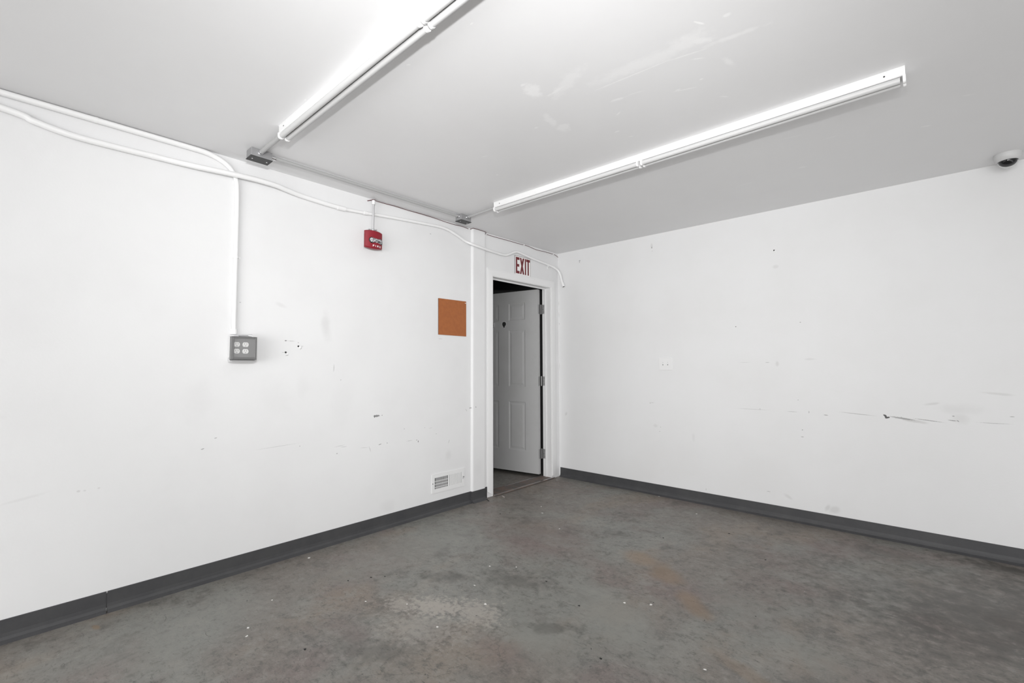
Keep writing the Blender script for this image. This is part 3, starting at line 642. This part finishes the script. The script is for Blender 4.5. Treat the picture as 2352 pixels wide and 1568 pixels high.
# cover: a hollow frame and a clear pane, deeper than the box
cv0 = (-3.335, -3.197, 1.267, 1.404)
bm = NB(); xa, xb = .080, .112; tw = .004
a, b, c1, d1 = cv0
box(bm, (xa, a, c1), (xb, a + tw, d1)); box(bm, (xa, b - tw, c1), (xb, b, d1)); box(bm, (xa, a, c1), (xb, b, c1 + tw)); box(bm, (xa, a, d1 - tw), (xb, b, d1))
box(bm, (xb - .004, a + tw, c1 + tw), (xb, a + .015, d1 - tw)); box(bm, (xb - .004, b - .012, c1 + tw), (xb, b - tw, d1 - tw)); box(bm, (xb - .004, a + .015, c1 + tw), (xb, b - .012, c1 + .015)); box(bm, (xb - .004, a + .015, d1 - .012), (xb, b - .012, d1 - tw))
cvr = obj('cover', rel(bm, ob), greyp, ob, bevel=.0025)
bm = NB(); box(bm, (xb - .003, a + .015, c1 + .015), (xb - .001, b - .012, d1 - .012)); obj('pane', rel(bm, ob), glass, cvr)
bm = NB(); tube(bm, [(.075, -3.296, 1.412), (.075, -3.235, 1.413)], .0055, 12); tube(bm, [(.075, -3.235, 1.413), (.080, -3.215, 1.411)], [.0065, .0085], 12); box(bm, (.045, -3.305, 1.405), (.085, -3.290, 1.412)); obj('latch', rel(bm, ob), metal_m, ob)
bm = NB(); tube(bm, [(.086, -3.333, 1.263), (.086, -3.200, 1.261)], .0045, 10); tube(bm, [(.080, -3.341, 1.282), (.080, -3.341, 1.268), (.084, -3.330, 1.262)], .0035, 10); obj('hinge', rel(bm, ob), metal_m, ob)

# ------------------------------------------------------------------ light switch, right wall
sw = tag(empty('light_switch', (1.254, 0, 1.24)), 'white double switch plate on the right wall', 'light switch')
bm = NB(); box(bm, (1.190, -.0055, 1.181), (1.319, 0, 1.299)); obj('plate', rel(bm, sw), mat('switch_white', (.80, .80, .80), .4), sw, bevel=.002)
for xx in (1.229, 1.276):
    bm = NB(); box(bm, (xx - .006, -.0065, 1.228), (xx + .006, -.005, 1.254)); box(bm, (xx - .0035, -.014, 1.238), (xx + .0035, -.006, 1.250)); tg = obj('toggle', rel(bm, sw), bpy.data.materials['switch_white'], sw, bevel=.001)
    bm = NB(); box(bm, (xx - .0045, -.0072, 1.227), (xx + .003, -.0064, 1.236)); box(bm, (xx - .001, -.0072, 1.252), (xx + .001, -.0064, 1.257)); obj('slot', rel(bm, sw), greyp, tg)

# ------------------------------------------------------------------ dome camera
dm_ = tag(empty('dome_camera', (3.505, -.185, H)), 'small white dome security camera with black lens at the right edge of the ceiling', 'security camera')
def lathe(bm, c, prof, seg=36, mi=0):
    rings = []
    for r, z in prof:
        rings.append([bm.verts.new((c[0] + r*math.cos(2*math.pi*k/seg), c[1] + r*math.sin(2*math.pi*k/seg), c[2] + z)) for k in range(seg)])
    for i in range(len(rings)-1):
        for k in range(seg):
            fc = bm.faces.new((rings[i][k], rings[i][(k+1)%seg], rings[i+1][(k+1)%seg], rings[i+1][k])); fc.smooth = True; fc.material_index = mi
    bm.faces.new([bm.verts.new(v.co) for v in rings[0]]); bm.faces.new([bm.verts.new(v.co) for v in rings[-1][::-1]])
C0 = (3.512, -.168, H)
bm = NB(); lathe(bm, C0, [(.062, 0), (.063, -.010), (.061, -.022), (.055, -.034), (.046, -.042), (.0425, -.044), (.0425, -.040)]); obj('housing', rel(bm, dm_), domew, dm_)
bm = NB(); lathe(bm, C0, [(.0415, -.040)] + [(.0415*math.cos(a), -.042 - .034*math.sin(a)) for a in [math.pi/2*k/10 for k in range(0, 10)]] + [(.001, -.076)]); obj('dome', rel(bm, dm_), domeb, dm_)
bm = NB()
# white shroud ring hugging the dome on the wall side and below
rg = []
for k in range(25):
    a = math.radians(-100 + 200*k/24); rg.append((C0[0] + .040*math.sin(a), C0[1] + .010 , C0[2] - .044 - .034*math.cos(a) if abs(a) < math.pi/2 else C0[2] - .044))
tube(bm, rg, .0045, 8); obj('trim_ring', rel(bm, dm_), domew, dm_)

# ------------------------------------------------------------------ wall anchors, chips and bits
def flake(bm, c, n1, n2, nn, r, d, seed):
    rnd = random.Random(seed); n = 7; c = Vector(c)
    out = [c + n1*math.cos(2*math.pi*k/n)*r*rnd.uniform(.55, 1.2) + n2*math.sin(2*math.pi*k/n)*r*rnd.uniform(.4, 1.0) for k in range(n)]
    va = [bm.verts.new(p) for p in out]; vb = [bm.verts.new(p + nn*d*rnd.uniform(.6, 1.4)) for p in out]
    for k in range(n): bm.faces.new((va[k], va[(k+1)%n], vb[(k+1)%n], vb[k]))
    bm.faces.new(vb); bm.faces.new(va[::-1])
YV, ZV, XV = Vector((0,1,0)), Vector((0,0,1)), Vector((1,0,0))
def anchor(p, nrm, label, seed, r=.006):
    e = tag(empty('wall_anchor', p), label, 'wall anchor', 'old wall anchors in the white walls'); p = Vector(p); nrm = Vector(nrm)
    t1 = YV if abs(nrm.x) > .5 else XV
    bm = NB(); tube(bm, [p - nrm*.002, p + nrm*.003], r*.8, 12); disc_cyl(bm, p + nrm*.0028, nrm, r*.55, .0006, 10, 1); obj('sleeve', rel(bm, e), [black, darkm], e)
    bm = NB(); flake(bm, p - ZV*r*1.2 + t1*r*1.0, t1, ZV, nrm, r*1.3, .006, seed); fo = obj('torn_paint', rel(bm, e), mat('torn_paint', (.88, .88, .88), .6) if 'torn_paint' not in bpy.data.materials else bpy.data.materials['torn_paint'], e)
anchor((0,-2.985,1.319), XV, 'lower left of two black anchor holes with torn paint beside the outlet box', 3, .0075)
anchor((0,-2.904,1.361), XV, 'upper right of two black anchor holes with torn paint beside the outlet box', 5, .0075)
anchor((2.197,0,2.165), -YV, 'single dark anchor hole high on the middle of the right wall', 7, .007)
hk_ = tag(empty('wall_hook', (.30, 0, 2.372)), 'tiny metal hook high on the right wall near the corner', 'hook')
bm = NB(); tube(bm, catmull([(.30,0,2.376),(.30,-.012,2.378),(.304,-.020,2.370),(.304,-.018,2.358),(.302,-.010,2.354)], 4), .0028, 8); tube(bm, [(.30,0,2.376),(.30,-.003,2.376)], .007, 10); obj('hook', rel(bm, hk_), metal_m, hk_)
chips = [(.115,-2.856,.010),(.506,-3.228,.005),(.696,-3.406,.008),(.765,-3.434,.007),(.886,-2.906,.006),(1.070,-2.778,.005),(1.371,-2.510,.008),(2.008,-1.945,.010),(.669,-1.151,.010),(.997,-1.359,.008),
         (1.635,-.325,.008),(1.354,-2.807,.006),(1.180,-2.405,.006),(1.068,-2.172,.006),(1.197,-2.073,.005),(1.181,-.04,.007),(.55,-1.02,.005),(.09,-.17,.005),(2.40,-2.28,.006),(1.9,-2.02,.007)]
for i, (x, y, r) in enumerate(chips):
    bm = NB(); flake(bm, (0, 0, 0), XV, YV, ZV, r, .0016, 40 + i); o = obj('paint_chip', bm, chipm); o.location = (x, y, .0003)
    tag(o, 'tiny white paint chip lying loose on the open concrete floor', 'paint chip', 'white paint chips on the floor')
bm = NB(); flake(bm, (0, 0, 0), Vector((.9,-.4,0)), Vector((.15,.3,0)), ZV, .034, .003, 9); o = obj('paint_chip', bm, mat('pale_pink_chip', (.52, .47, .46), .7)); o.location = (.095, -1.015, .0003)
tag(o, 'larger pale paint flake on the floor in front of the left door jamb', 'paint chip', 'white paint chips on the floor')
bm = NB(); tube(bm, catmull([(-.022,.012,.004),(-.008,.004,.010),(.006,-.004,.006),(.020,-.004,.004)], 4), [.003]*13, 8); o = obj('black_scrap', bm, black); o.location = (.078, -1.205, 0)
tag(o, 'curled black scrap on the floor beside the column base', 'scrap')
specks = [(.66,-2.74,.007),(.60,-2.85,.008),(.71,-2.68,.006),(1.06,-3.30,.010),(1.98,-.62,.010),(2.3,-.95,.008),(1.74,-2.2,.007),(1.45,-2.1,.008),(2.05,-2.5,.008),(1.66,-1.02,.008),(.42,-1.4,.006),(.46,-1.33,.005)]
for i, (x, y, r) in enumerate(specks):
    bm = NB(); flake(bm, (0, 0, 0), XV, YV, ZV, r*.8, .002, 80 + i); o = obj('debris_speck', bm, black); o.location = (x, y, .0003)
    tag(o, 'tiny black speck of debris lying on the concrete floor', 'debris', 'black specks on the floor')
